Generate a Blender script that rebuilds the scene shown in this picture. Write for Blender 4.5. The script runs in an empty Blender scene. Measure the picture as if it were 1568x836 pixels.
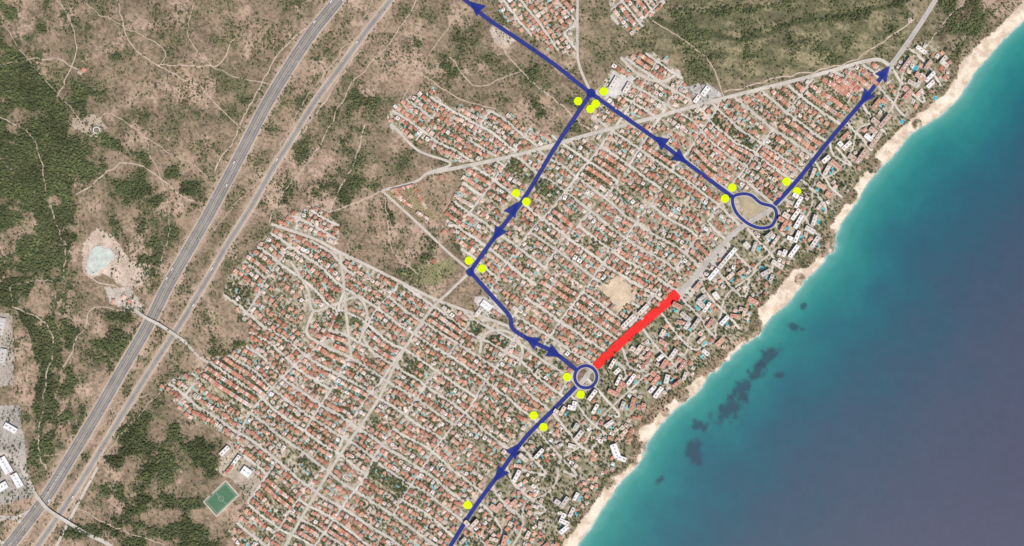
import bpy, math, random
import numpy as np
from mathutils import Vector
random.seed(7); rng=np.random.default_rng(7)
S=2.2; K=1.3
def X(px): return (px-784.0)*S
def Y(py): return (418.0-py)*S
def lin(c,k=K):
    r=[]
    for v in c[:3]:
        v=v/255.0
        r.append((v/12.92 if v<=0.04045 else ((v+0.055)/1.055)**2.4)/k)
    return np.array(r)
def memo(fn):
    cache={}
    def w(x,y):
        x=np.asarray(x,float);y=np.asarray(y,float)
        if x.size<100000: return fn(x,y)
        k=(x.shape,float(x.sum()),float(y.sum()),float(x.flat[1]))
        if k not in cache: cache[k]=fn(x,y)
        return cache[k]
    return w
# ---------- noise ----------
def hsh(i,j,s):
    n=(i.astype(np.int64)*374761393+j.astype(np.int64)*668265263+s*974711)&0xffffffff
    n=((n^(n>>13))*1274126177)&0xffffffff
    n=((n^(n>>16))*2246822519)&0xffffffff
    return ((n^(n>>15))&0xffffff)/float(0xffffff)
def vn(x,y,s=0):
    xi=np.floor(x);yi=np.floor(y);fx=x-xi;fy=y-yi
    fx=fx*fx*(3-2*fx);fy=fy*fy*(3-2*fy)
    a=hsh(xi,yi,s);b=hsh(xi+1,yi,s);c=hsh(xi,yi+1,s);d=hsh(xi+1,yi+1,s)
    return (a*(1-fx)+b*fx)*(1-fy)+(c*(1-fx)+d*fx)*fy
def fbm(x,y,s=0,o=4):
    t=0;a=0.5;n=0
    for k in range(o):
        t=t+a*vn(x*2**k+k*17.3,y*2**k-k*9.1,s+k*31);n+=a;a*=0.5
    return t/n
def sst(a,b,x):
    t=np.clip((x-a)/(b-a),0,1);return t*t*(3-2*t)
def pip(poly,x,y):
    x=np.asarray(x,float);y=np.asarray(y,float)
    ins=np.zeros(x.shape,bool);n=len(poly)
    for i in range(n):
        x1,y1=poly[i];x2,y2=poly[(i+1)%n]
        if y1==y2: continue
        c=((y1>y)!=(y2>y))&(x<(x2-x1)*(y-y1)/(y2-y1)+x1)
        ins^=c
    return ins
def dpl(poly,x,y):
    d=np.full(np.shape(x),1e9)
    for (x1,y1),(x2,y2) in zip(poly[:-1],poly[1:]):
        dx,dy=x2-x1,y2-y1;L=dx*dx+dy*dy+1e-9
        t=np.clip(((x-x1)*dx+(y-y1)*dy)/L,0,1)
        d=np.minimum(d,np.hypot(x-x1-t*dx,y-y1-t*dy))
    return d
def smooth(pts,step=4.0):
    p=[np.array(a,float) for a in pts]
    if len(p)<3:
        q=p
        n=max(1,int(np.linalg.norm(q[1]-q[0])/step))
        return [tuple(q[0]+(q[1]-q[0])*i/n) for i in range(n+1)]
    closed=np.allclose(p[0],p[-1])
    out=[]
    for i in range(len(p)-1):
        p1,p2=p[i],p[i+1]
        p0=p[i-1] if i>0 else (p[-2] if closed else 2*p1-p2)
        p3=p[i+2] if i+2<len(p) else (p[1] if closed else 2*p2-p1)
        n=max(1,int(np.linalg.norm(p2-p1)/step))
        for k in range(n):
            t=k/n
            out.append(tuple(0.5*((2*p1)+(-p0+p2)*t+(2*p0-5*p1+4*p2-p3)*t*t+(-p0+3*p1-3*p2+p3)*t**3)))
    out.append(tuple(p[-1]));return out
# ---------- layout (plan coordinates) ----------
coast=[(5600,-5000),(1720,-150),(1600,0),(1568,30),(1530,70),(1490,117),(1462,158),(1428,184),(1395,206),(1368,240),(1338,268),(1310,312),(1288,345),(1274,385),(1252,412),(1226,440),(1205,466),(1178,490),(1158,515),(1112,552),(1082,580),(1066,605),(1040,622),(1022,640),(1000,665),(987,690),(975,716),(952,735),(932,765),(910,800),(885,836),(840,910),(-3000,6000)]
coast_s=[coast[0]]+smooth(coast[1:-1],13)+[coast[-1]]
inner=[(1700,-170),(1585,-15),(1541,30),(1500,66),(1472,97),(1460,127),(1442,148),(1405,175),(1379,197),(1350,226),(1332,253),(1307,292),(1285,326),(1270,350),(1265,380),(1241,408),(1214,414),(1186,450),(1159,474),(1166,496),(1149,513),(1105,549),(1075,573),(1054,591),(1028,613),(1003,641),(978,663),(980,694),(957,722),(933,734),(909,772),(882,811),(858,840),(814,910)]
land_poly=coast_s+[(-40000,6000),(-40000,-40000),(5600,-40000)]
sand_poly=inner+coast_s[1:-1][::-1]
rocks=[(1270,375,28),(1150,512,28),(1095,556,30),(1045,606,13),(985,698,24),(1340,255,14),(1302,300,14),(1226,428,10),(1405,190,9),(935,742,10),(1020,632,8)]
def rockm(x,y):
    r_=np.zeros(np.shape(x))
    for (cx,cy,r) in rocks: r_=np.maximum(r_,1-sst(r*.6,r*1.1,np.hypot(x-cx,y-cy)))
    return r_
@memo
def sdist(x,y):
    d=dpl(coast_s,x,y)
    jag=(fbm(x/18,y/18,5,4)-0.5)*4.5+(fbm(x/11,y/11,6,3)-.5)*11*rockm(x,y)
    return np.where(pip(land_poly,x,y),d,-d)+jag
@memo
def height_exact(x,y):
    d=sdist(x,y)
    z=np.where(d<0,np.maximum(d*0.4,-15),np.minimum(d*0.2,3.0)+np.minimum(np.maximum(d,0),900)*0.008)
    inl=sst(14,90,d)
    z=z+inl*5*(fbm(x/150,y/150,11,2))
    for (cx,cy,rx,ry,a) in [(1200,45,200,75,24),(60,260,130,220,16),(250,60,220,90,12),(230,720,110,90,9),(820,130,60,50,4),(560,200,80,120,5)]:
        g=np.exp(-((x-cx)/rx)**2-((y-cy)/ry)**2)
        z=z+inl*g*a*(0.2+1.3*fbm(x/38,y/38,21,3))
    return z
GX=np.arange(-90,1661,2.0);GY=np.arange(-90,931,2.0)
gx,gy=np.meshgrid(GX,GY);HG=height_exact(gx,gy);DG=sdist(gx,gy)
def look(G,x,y):
    fx=np.clip((np.asarray(x,float)+90)/2,0,len(GX)-1.001);fy=np.clip((np.asarray(y,float)+90)/2,0,len(GY)-1.001)
    i=fx.astype(int);j=fy.astype(int);fx=fx-i;fy=fy-j
    return (G[j,i]*(1-fx)+G[j,i+1]*fx)*(1-fy)+(G[j+1,i]*(1-fx)+G[j+1,i+1]*fx)*fy
def hz(x,y): return look(HG,x,y)
motorway=[(560,-60),(518,0),(480,48),(440,108),(406,165),(380,215),(350,272),(316,335),(286,387),(256,440),(226,500),(190,562),(150,632),(112,695),(75,755),(40,803),(-20,880)]
trunk=[(640,-60),(598,0),(560,50),(520,105),(480,160),(447,213),(417,260),(386,315),(351,370),(316,430),(277,495),(241,550),(205,607),(165,672),(125,737),(90,790),(20,890)]
avenue=[(650,900),(690,836),(725,780),(765,725),(805,670),(845,630),(885,592),(912,560),(975,505),(1040,450),(1085,400),(1130,352),(1185,317),(1222,275),(1270,215),(1325,150),(1362,103),(1400,50),(1432,0),(1470,-60)]
r_a=[(620,-70),(712,0),(745,28),(800,65),(850,100),(905,143),(1000,210),(1050,248),(1122,302)]
r_b=[(905,143),(850,226),(805,300),(760,360),(720,416)]
r_c=[(720,416),(752,452),(780,484),(785,503),(812,521),(850,541),(882,566)]
r_d=[(655,265),(710,255),(800,235),(905,205),(1000,180),(1110,150),(1250,115),(1335,92),(1362,100)]
r_e=[(585,292),(640,342),(685,385),(718,413)]
r_f=[(415,343),(480,365),(520,386),(560,405),(610,430),(660,455),(700,471),(745,487),(785,502)]
r_g=[(720,416),(690,445),(655,480),(610,550),(577,615),(525,690),(490,745),(440,830),(400,900)]
r_h=[(885,-60),(884,60),(887,100),(905,143)]
r_i=[(520,386),(526,430),(530,480),(538,548)]
r_j=[(445,400),(470,440),(480,475),(515,465),(548,455),(562,480),(556,515),(575,545)]
r_k=[(735,540),(740,515),(760,505),(785,512),(800,535),(795,560)]
r_l=[(585,292),(636,278),(655,265),(690,250),(640,230),(600,190)]
r_m=[(480,475),(470,510),(500,530),(540,548)]
r_n=[(950,88),(975,112),(1010,125),(1040,112)]
circ=[(897+17*math.cos(a),577+17*math.sin(a)) for a in np.linspace(0,2*math.pi,33)]
oval=[(1122,303),(1135,297),(1150,299),(1165,311),(1184,317),(1189,330),(1181,346),(1162,349),(1142,340),(1126,323),(1122,303)]
tracks=[[(0,30),(60,110),(105,160),(140,200),(165,172),(230,215),(290,250),(325,275)],[(0,180),(40,200),(62,232),(75,300),(100,380),(98,425)],
[(22,470),(60,488),(82,520),(68,600),(60,680),(70,720)],[(245,102),(250,75),(150,20),(120,-20)],[(180,0),(205,70),(240,100),(300,130),(360,188),(380,212)],
[(215,482),(185,445),(150,430),(130,408),(150,350)],[(575,-5),(530,70),(470,150),(440,205),(405,268),(350,322),(330,352)],[(645,-10),(600,62),(540,130),(485,230),(430,300),(412,340)],
[(585,292),(520,320),(470,318)],[(700,20),(660,80),(600,180)],[(640,110),(700,150),(760,165)],[(120,300),(200,250),(280,300),(300,310)],[(110,690),(170,640),(230,600)],
[(90,150),(120,70),(90,0)],[(0,100),(80,90),(130,110)],[(300,0),(290,60),(340,110),(420,130)],[(100,560),(130,500),(150,470),(215,482)],[(760,60),(800,110),(870,170),(905,200)],
[(610,330),(640,280)],[(1000,30),(1080,90),(1110,148)],[(1110,140),(1200,118),(1300,95),(1400,30)],[(640,420),(600,380),(590,300)],[(800,110),(730,130),(690,90)],[(20,260),(0,240)],
[(245,600),(200,650),(140,720),(110,780)],[(110,770),(160,800),(250,836)],[(590,0),(560,60),(500,150),(455,215)],[(22,470),(20,440),(60,430),(90,432)],[(1420,70),(1450,30),(1480,0)],
[(500,20),(440,70),(400,130),(370,190),(330,260)],[(225,215),(260,330),(240,420)],[(360,60),(330,100),(240,100)],[(560,190),(540,250),(500,330)],[(40,700),(100,690),(150,660)]]
minor_main=[r_a,r_b,r_c,r_d,r_e,r_f,r_g,r_h,r_i,r_j,r_k,r_l,r_m,r_n]
# ---------- raster masks ----------
MW,MH=1780,1060;OFF=100
m_main=np.zeros((MH,MW),bool);m_any=np.zeros((MH,MW),bool);m_route=np.zeros((MH,MW),bool);m_bld=np.zeros((MH,MW),bool)
def stamp(M,pts,r):
    R=int(math.ceil(r))
    for (x,y) in pts:
        xi,yi=x+OFF,y+OFF
        x0,x1=max(0,int(xi)-R),min(MW,int(xi)+R+2);y0,y1=max(0,int(yi)-R),min(MH,int(yi)+R+2)
        if x0>=x1 or y0>=y1: continue
        yy,xx=np.mgrid[y0:y1,x0:x1]
        M[y0:y1,x0:x1]|=((xx-xi)**2+(yy-yi)**2)<=r*r
def at(M,x,y):
    i=np.clip((np.asarray(x)+OFF+0.5).astype(int),0,MW-1);j=np.clip((np.asarray(y)+OFF+0.5).astype(int),0,MH-1)
    return M[j,i]
for pl,w in [(motorway,11),(trunk,6.3),(avenue,4.5)]+[(r,2.4) for r in minor_main]+[(circ,3),(oval,3)]:
    q=smooth(pl,1.5);stamp(m_main,q,w+3.6);stamp(m_any,q,w+0.3)
for pl in [circ,oval,avenue,r_a,r_b,r_c]:
    stamp(m_route,smooth(pl,1.5),5.2)
for tr in tracks: stamp(m_any,smooth(tr,1.5),1.1)
stops=[(885,155),(912,159),(904,167),(924,140),(790,296),(806,309),(718,399),(738,411),(1121,287),(1110,304),(1204,278),(1220,293),(868,577),(889,604),(817,636),(832,654),(716,773)]
stamp(m_route,stops,9);m_main|=m_route;m_any|=m_route
arrows=[(729,11,-140),(1011,216,-144),(1042,242,36),(786,320,-57),(762,358,123),(814,522,-150),(849,541,28),(788,689,-52),(765,727,126),(1325,150,129),(1354,112,-52)]
stamp(m_main,[(a[0],a[1]) for a in arrows],14);stamp(m_any,[(a[0],a[1]) for a in arrows],12)
# ---------- materials ----------
def mat(name):
    m=bpy.data.materials.new(name);m.use_nodes=True
    nt=m.node_tree;b=nt.nodes['Principled BSDF'];b.inputs['Roughness'].default_value=0.9
    b.inputs['Specular IOR Level'].default_value=0.15
    return m,nt,b
def N(nt,t,**k):
    n=nt.nodes.new(t)
    for a,v in k.items(): setattr(n,a,v)
    return n
def noise(nt,scale,detail=4,rough=0.6,co=None):
    n=N(nt,'ShaderNodeTexNoise');n.inputs['Scale'].default_value=scale;n.inputs['Detail'].default_value=detail;n.inputs['Roughness'].default_value=rough
    nt.links.new(co,n.inputs['Vector']);return n.outputs['Fac']
def mrange(nt,src,a,b,c,d):
    n=N(nt,'ShaderNodeMapRange');n.inputs[1].default_value=a;n.inputs[2].default_value=b;n.inputs[3].default_value=c;n.inputs[4].default_value=d
    nt.links.new(src,n.inputs[0]);return n.outputs[0]
def math_(nt,op,a,b):
    n=N(nt,'ShaderNodeMath',operation=op)
    for i,v in enumerate((a,b)):
        if isinstance(v,(int,float)): n.inputs[i].default_value=v
        else: nt.links.new(v,n.inputs[i])
    return n.outputs[0]
def vscale(nt,col,f):
    n=N(nt,'ShaderNodeVectorMath',operation='SCALE');nt.links.new(col,n.inputs[0]);nt.links.new(f,n.inputs['Scale']);return n.outputs[0]
def colmat(name,specs,rough=0.9,spec=0.15):
    m,nt,b=mat(name);b.inputs['Roughness'].default_value=rough;b.inputs['Specular IOR Level'].default_value=spec
    at_=N(nt,'ShaderNodeAttribute',attribute_name='Col');g=N(nt,'ShaderNodeNewGeometry')
    c=at_.outputs['Color']
    for (sc,lo,hi) in specs:
        c=vscale(nt,c,mrange(nt,noise(nt,sc,4,0.65,g.outputs['Position']),0.3,0.7,lo,hi))
    nt.links.new(c,b.inputs['Base Color']);return m
M_build=colmat('building_surfaces',[(0.35,0.82,1.14),(0.05,0.9,1.1)])
M_road=colmat('road_surface',[(0.25,0.84,1.12),(0.03,0.84,1.14)])
M_pool=colmat('pool_water',[(0.3,0.95,1.05)],0.15,0.5)
M_mark=colmat('road_paint',[(0.8,0.85,1.05)])
def transm(name,col,alpha):
    m,nt,b=mat(name);g=N(nt,'ShaderNodeNewGeometry')
    rgb=N(nt,'ShaderNodeRGB');rgb.outputs[0].default_value=(*col,1)
    nt.links.new(vscale(nt,rgb.outputs[0],mrange(nt,noise(nt,0.06,5,0.7,g.outputs['Position']),0.3,0.7,0.93,1.07)),b.inputs['Base Color'])
    b.inputs['Alpha'].default_value=alpha
    return m
M_blue=transm('route_paint_blue',tuple(lin((36,52,136))),0.82)
M_red=transm('route_paint_red',tuple(lin((250,50,46))),0.88)
M_yel=transm('marker_paint_yellow',tuple(lin((222,248,8))),1.0)
# ---------- mesh builder ----------
class MB:
    def __init__(s): s.v=[];s.f=[];s.c=[]
    def add(s,vs,fs,col):
        o=len(s.v);s.v.extend(vs)
        for f in fs: s.f.append(tuple(i+o for i in f));s.c.append(tuple(col))
    def build(s,name,m,parent=None):
        if not s.f: return None
        me=bpy.data.meshes.new(name);me.from_pydata(s.v,[],s.f)
        a=me.attributes.new('Col','FLOAT_COLOR','FACE')
        c=np.ones((len(s.f),4),np.float32);c[:,:3]=np.array(s.c,np.float32)
        a.data.foreach_set('color',c.ravel());me.materials.append(m)
        o=bpy.data.objects.new(name,me);bpy.context.collection.objects.link(o)
        if parent: o.parent=parent
        return o
def ribbon(mb,pts,hw,z,col,off=0.0,cross=1,zprof=None):
    P=np.array(pts,float);n=len(P)
    if n<2:return
    T=np.gradient(P,axis=0)
    if np.allclose(P[0],P[-1]) : T[0]=T[-1]=(P[1]-P[-2])
    T/=np.linalg.norm(T,axis=1)[:,None]+1e-9
    Nn=np.stack([-T[:,1],T[:,0]],1)
    vs=[];k=cross+1
    for c in range(k):
        o=off-hw+2*hw*c/cross
        Q=P+Nn*o
        zz=hz(Q[:,0],Q[:,1])+z
        if zprof is not None: zz=zz+zprof
        vs.append(np.stack([X(Q[:,0]),Y(Q[:,1]),zz],1))
    V=np.stack(vs,1).reshape(-1,3)
    fs=[(i*k+c,i*k+c+1,(i+1)*k+c+1,(i+1)*k+c) for i in range(n-1) for c in range(cross)]
    mb.add([tuple(v) for v in V],fs,col)
# ---------- major roads ----------
asph=lin((154,147,140));pale=lin((214,198,180));paleroad=lin((206,195,180));white=lin((225,222,215));verge=lin((204,178,154))
mw=smooth(motorway,4);tk=smooth(trunk,4)
b=MB();ribbon(b,mw,10.6,0.45,verge,cross=10)
for o in (-5,5):
    ribbon(b,mw,4.0,0.8,asph,off=o,cross=4)
    for q in (-1.8,1.8): ribbon(b,mw,0.8,1.0,lin((138,131,125)),off=o+q,cross=1)
ribbon(b,mw,0.45,0.9,lin((120,116,90)),cross=1)
mo=b.build('motorway',M_road)
b=MB()
for o in (-8.8,-1.3,1.3,8.8): ribbon(b,mw,0.1,1.1,white,off=o)
for o in (-5,5):
    for i in range(0,len(mw)-2):
        p=np.array(mw[i]);q=np.array(mw[i+1]);ribbon(b,[tuple(p),tuple(p*.6+q*.4)],0.06,1.25,white,off=o)
b.build('lane_markings',M_mark,mo)
b=MB();ribbon(b,tk,6.4,0.45,verge,cross=6);ribbon(b,tk,3.8,0.8,lin((162,154,146)),cross=4);ribbon(b,tk,0.4,1.0,lin((136,128,118)))
to=b.build('trunk_road',M_road)
b=MB()
for o in (-3.4,3.4): ribbon(b,tk,0.1,1.1,white,off=o)
b.build('lane_markings',M_mark,to)
def road(name,pl,hw,z=0.55,colr=None,side=0.7):
    q=smooth(pl,4);b=MB();ribbon(b,q,hw+side,z+0.12,pale,cross=2)
    ribbon(b,q,hw,z+0.25,paleroad if colr is None else colr,cross=2)
    return b.build(name,M_road)
av=road('avenue',avenue,2.8,0.7,lin((190,180,170)))
b=MB()
for o in (-2.6,0,2.6): ribbon(b,smooth(avenue,4),0.08,1.05,white,off=o)
b.build('lane_markings',M_mark,av)
for i,(r,w) in enumerate([(r_a,2.4),(r_b,2.2),(r_c,2.0),(r_d,2.1),(r_e,1.2),(r_f,1.5),(r_g,1.4),(r_h,1.2),(r_i,1.2),(r_j,1.2),(r_k,1.2),(r_l,1.2),(r_m,1.2),(r_n,1.2)]): road('road',r,w,0.6+0.011*i)
road('roundabout',circ,3,0.9);road('roundabout',oval,3,0.9)
b=MB()
for i,t in enumerate(tracks):
    q=smooth(t,4);q=[(p[0]+2.8*(float(vn(np.array(p[0]/11),np.array(p[1]/11),61))-.5)*2,p[1]+2.8*(float(vn(np.array(p[0]/11),np.array(p[1]/11),62))-.5)*2) for p in q]
    ribbon(b,q,0.55+0.45*((i*7)%3)/2,0.4,lin((210,186,164)),cross=1)
b.build('dirt_track',colmat('dirt',[(0.08,0.6,1.15)]))
# ---------- buildings ----------
roofcols=[(216,156,132),(208,146,120),(222,172,148),(204,140,116),(214,154,132),(230,190,168),(196,146,128),(220,164,138),(190,124,100),(232,206,188),(210,188,170)]
roofcols=[lin(c) for c in roofcols];wallc=[lin(c) for c in [(235,225,210),(225,205,180),(240,235,228),(215,190,165)]]
glass=lin((60,65,75));flatc=[lin(c) for c in [(238,232,224),(220,212,202),(202,194,184),(226,208,190),(244,240,236)]]
doorc=lin((110,75,50))
def quadbox(mb,cx,cy,a,w,l,z0,z1,wc,rc):
    ca,sa=math.cos(a),math.sin(a)
    def W(u,v,z): return (cx+u*ca-v*sa,cy+u*sa+v*ca,z)
    hx,hy=l/2,w/2
    vs=[W(-hx,-hy,z0),W(hx,-hy,z0),W(hx,hy,z0),W(-hx,hy,z0),W(-hx,-hy,z1),W(hx,-hy,z1),W(hx,hy,z1),W(-hx,hy,z1)]
    mb.add(vs,[(0,1,5,4),(1,2,6,5),(2,3,7,6),(3,0,4,7)],wc);mb.add(vs[4:],[(0,1,2,3)],rc)
def windows(mb,cx,cy,a,w,l,z0,floors,sp,fh=3.0):
    for side in range(4):
        L=l if side%2==0 else w;D=(w if side%2==0 else l)/2+0.06
        b_=a+side*math.pi/2;cb,sb=math.cos(b_),math.sin(b_)
        n=max(1,int(L/sp))
        for f in range(floors):
            for k in range(n):
                u=(k+0.5)*L/n-L/2;zz=z0+f*fh+1.0
                hw=0.6
                door=(f==0 and k==0 and side==0)
                zb=z0+0.3 if door else zz
                vs=[(cx+(u+s*hw)*cb+D*sb,cy+(u+s*hw)*sb-D*cb,q) for s,q in ((-1,zb),(1,zb),(1,zz+1.3),(-1,zz+1.3))]
                mb.add(vs,[(0,1,2,3)],doorc if door else glass)
def hiproof(mb,cx,cy,a,w,l,z,rc,pitch=0.32,ov=0.5,gable=False):
    if w>l: w,l=l,w;a+=math.pi/2
    ca,sa=math.cos(a),math.sin(a)
    def W(u,v,zz): return (cx+u*ca-v*sa,cy+u*sa+v*ca,zz)
    hx,hy=l/2+ov,w/2+ov;r=(hx-hy) if not gable else hx
    rz=z+pitch*hy
    vs=[W(-hx,-hy,z),W(hx,-hy,z),W(hx,hy,z),W(-hx,hy,z),W(-r,0,rz),W(r,0,rz)]
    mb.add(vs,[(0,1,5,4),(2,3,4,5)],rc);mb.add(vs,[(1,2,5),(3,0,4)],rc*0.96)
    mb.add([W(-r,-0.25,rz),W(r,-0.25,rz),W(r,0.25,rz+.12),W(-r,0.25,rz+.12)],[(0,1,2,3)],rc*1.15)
def fp(px,py,rpx): stamp(m_bld,[(px,py)],rpx)
def house(mb,px,py,ang,w,l,fl=None,flatp=.2):
    z=float(hz(px,py));cx,cy=X(px),Y(py)
    fl=fl or random.choice([1,2,2]);h=fl*3.0+0.4;wc=random.choice(wallc)
    t=random.random()
    if t>flatp:
        rc=random.choice(roofcols)*random.uniform(0.8,1.12)
        quadbox(mb,cx,cy,ang,w,l,z-1.5,z+h,wc,wc);windows(mb,cx,cy,ang,w,l,z,fl,4.5)
        hiproof(mb,cx,cy,ang,w,l,z+h+.03,rc,gable=random.random()<0.3)
        for rep in range(2):
            if random.random()<0.5: # wing
                o=random.choice([-1,1])*l*0.27;s=random.choice([-1,1])*(w*0.5+1.4)
                wx=cx+o*math.cos(ang)-s*math.sin(ang);wy=cy+o*math.sin(ang)+s*math.cos(ang)
                if random.random()<0.65:
                    quadbox(mb,wx,wy,ang,w*0.55,l*0.42,z-1.5,z+2.95-rep*.1,wc,wc);hiproof(mb,wx,wy,ang,w*0.55,l*0.42,z+2.98-rep*.1,rc*0.97)
                else: quadbox(mb,wx,wy,ang,w*0.5,l*0.44,z-1.5,z+2.9-rep*.1,wc,random.choice(flatc))
        quadbox(mb,cx+l*.2*math.cos(ang),cy+l*.2*math.sin(ang),ang,0.7,0.7,z+h,z+h+0.32*w/2+0.9,wc,rc*0.5)
    else:
        rc=random.choice(flatc)
        quadbox(mb,cx,cy,ang,w,l,z-1.5,z+h,wc,rc);windows(mb,cx,cy,ang,w,l,z,fl,4.5)
        quadbox(mb,cx+1.5*math.cos(ang),cy+1.5*math.sin(ang),ang,w*.4,l*.35,z+h,z+h+2.4,wc,random.choice(roofcols))
        if random.random()<.5: quadbox(mb,cx-l*.3*math.cos(ang),cy-l*.3*math.sin(ang),ang,w*.8,l*.25,z+h+.02,z+h+.12,wc,random.choice(roofcols))
    fp(px,py,min(w,l)/2/S)
pools=MB()
def pool(px,py,ang,w=4.0,l=8.0):
    z=float(hz(px,py));cx,cy=X(px),Y(py)
    quadbox(pools,cx,cy,ang,w+2,l+2,z-0.6,z+0.45,lin((215,200,180)),lin((222,210,194)))
    quadbox(pools,cx,cy,ang,w,l,z-0.5,z+0.6,lin((200,200,200)),lin(random.choice([(95,195,202),(80,182,196),(120,205,206)])))
    fp(px,py,1.9)
def apartment(px,py,ang,w,l,fl,roof=None,name='apartment_building',balc=True,wing=0):
    mb=MB();z=float(hz(px,py));h=fl*3.0;wc=random.choice(wallc)
    rc=roof if roof is not None else random.choice(flatc)
    parts=[(px,py,w,l,ang)]
    if wing:
        s=random.choice([-1,1]);wl=l*.55
        u=s*(l/2-w/2);v=(w+wl)/2
        parts.append((px+(u*math.cos(ang)-v*math.sin(ang))/S,py-(u*math.sin(ang)+v*math.cos(ang))/S,w,wl,ang+math.pi/2))
    for pi,(qx,qy,w,l,ang) in enumerate(parts):
        cx,cy=X(qx),Y(qy);hh=h-3*pi;f2=fl-pi
        quadbox(mb,cx,cy,ang,w,l,z-2,z+hh,wc,rc)
        for i,(du,dv,ww,ll) in enumerate([(0,w/2-.15,.3,l),(0,-w/2+.15,.3,l),(l/2-.15,0,w-.62,.3),(-l/2+.15,0,w-.62,.3)]):
            quadbox(mb,cx+du*math.cos(ang)-dv*math.sin(ang),cy+du*math.sin(ang)+dv*math.cos(ang),ang,ww,ll,z+hh,z+hh+1,wc,wc)
        windows(mb,cx,cy,ang,w,l,z,f2,4.0)
        ca,sa=math.cos(ang),math.sin(ang)
        if balc:
            for s in (-1,1):
                for f in range(1,f2):
                    v=s*(w/2+0.8)
                    quadbox(mb,cx-v*sa,cy+v*ca,ang,1.5,l*0.85,z+f*3-.2,z+f*3+.02,wc,flatc[1])
                    v=s*(w/2+1.5)
                    quadbox(mb,cx-v*sa,cy+v*ca,ang,.12,l*0.85,z+f*3+.03,z+f*3+.95,wc*0.9,wc)
        n=max(1,int(l/12))
        for k in range(n):
            u=(k+.5)*l/n-l/2
            quadbox(mb,cx+u*ca,cy+u*sa,ang,min(4,w*.4),4.5,z+hh,z+hh+2.6,wc,random.choice(roofcols+flatc))
            quadbox(mb,cx+(u+3.6)*ca-1.2*sa,cy+(u+3.6)*sa+1.2*ca,ang,1.1,1.6,z+hh,z+hh+1.1,flatc[2]*.5,flatc[2]*.5)
        for u in np.linspace(-l/2,l/2,max(2,int(l/S/2)+1)):
            fp(qx+u*ca/S,qy-u*sa/S,w/2/S+0.3)
    return mb.build(name,M_build)
districts=[
 dict(poly=[(245,592),(275,577),(340,548),(378,528),(385,495),(340,455),(350,425),(385,385),(420,348),(480,370),(520,388),(560,407),(610,432),(655,455),(700,473),(745,490),(785,503),(812,522),(850,543),(885,567),(885,592),(845,630),(805,670),(765,725),(725,780),(690,836),(650,900),(400,910),(365,836),(350,812),(372,790),(385,755),(398,738),(352,668),(290,640)],a=34.5,dv=28.5,du=88,o=(262,590)),
 dict(poly=[(425,342),(450,325),(490,318),(520,345),(518,378),(480,362)],a=25,dv=22,du=50,o=(430,340)),
 dict(poly=[(592,175),(625,148),(660,140),(690,165),(730,165),(770,172),(830,202),(872,214),(800,232),(745,245),(695,250),(660,225),(600,200)],a=34,dv=24,du=60,o=(592,172)),
 dict(poly=[(680,330),(705,290),(710,258),(800,237),(905,205),(907,148),(925,122),(950,88),(1000,80),(1040,108),(1062,160),(1110,152),(1250,117),(1335,95),(1357,106),(1325,150),(1222,275),(1185,318),(1150,345),(1110,372),(1040,450),(912,560),(897,562),(850,540),(785,500),(748,445),(718,408)],a=36,dv=27,du=76,o=(905,143)),
 dict(poly=[(752,-70),(885,-70),(885,92),(850,76),(800,48),(765,20)],a=55,dv=24,du=60,o=(752,0)),
 dict(poly=[(925,-70),(1050,-70),(1018,5),(972,55),(935,30)],a=48,dv=22,du=60,o=(925,0)),
]
coast_strip=[(655,900),(690,836),(725,780),(765,725),(805,670),(845,630),(897,577),(1040,450),(1110,372),(1150,345),(1185,318),(1270,215),(1355,108),(1395,66),(1430,62),(1458,95),(1452,125),(1400,170),(1343,221),(1309,279),(1272,337),(1254,375),(1211,405),(1179,447),(1153,472),(1146,505),(1074,564),(1049,589),(1001,614),(970,657),(966,706),(925,729),(902,771),(870,815),(818,890)]
excl=[[(918,440),(945,422),(980,450),(948,480)],[(725,455),(760,452),(775,480),(742,492)],[(1120,300),(1150,296),(1192,318),(1185,350),(1150,352)],[(1050,132),(1085,128),(1106,148),(1068,162)],[(590,292),(636,280),(665,335),(640,342)],[(935,115),(975,118),(955,150),(925,150)]]
streets=MB()
yard=[];street_tr=[]
def inex(x,y):
    r=np.zeros(np.shape(x),bool)
    for e in excl: r|=pip(e,x,y)
    return r
def warp(x,y):
    A=9+9*np.exp(-((x-480)/110)**2-((y-470)/70)**2)*2.2
    return x+A*(vn(x/95+3,y/95,71)-.5)*1.6+5*(vn(x/33,y/33,73)-.5),y+A*(vn(x/95,y/95+8,72)-.5)*1.6+5*(vn(x/33,y/33+4,74)-.5)
def add_runs(px,py,ok):
    run=[]
    for i in range(len(px)):
        if ok[i]: run.append((float(px[i]),float(py[i])))
        if (not ok[i] or i==len(px)-1):
            if len(run)>=4:
                zz=0.42+0.003*random.randint(0,20);tn=random.uniform(.94,1.12)
                ribbon(streets,run,random.uniform(1.6,2.1),zz,lin((220,207,192))*tn,cross=2)
                ribbon(streets,run,1.05,zz+0.1,lin((208,198,187))*tn,cross=2)
                sm=smooth(run,1.2) if len(run)>2 else run
                stamp(m_any,sm,1.6)
                if random.random()<.6:
                    for q in range(0,len(sm)-1,2):
                        if random.random()<.25:
                            d=np.array(sm[q+1])-np.array(sm[q]);d=d/(np.linalg.norm(d)+1e-6);s=random.choice([-1,1])*2.3
                            street_tr.append((sm[q][0]-d[1]*s,sm[q][1]+d[0]*s,random.uniform(.4,.8)))
            run=[]
nh=0
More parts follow.
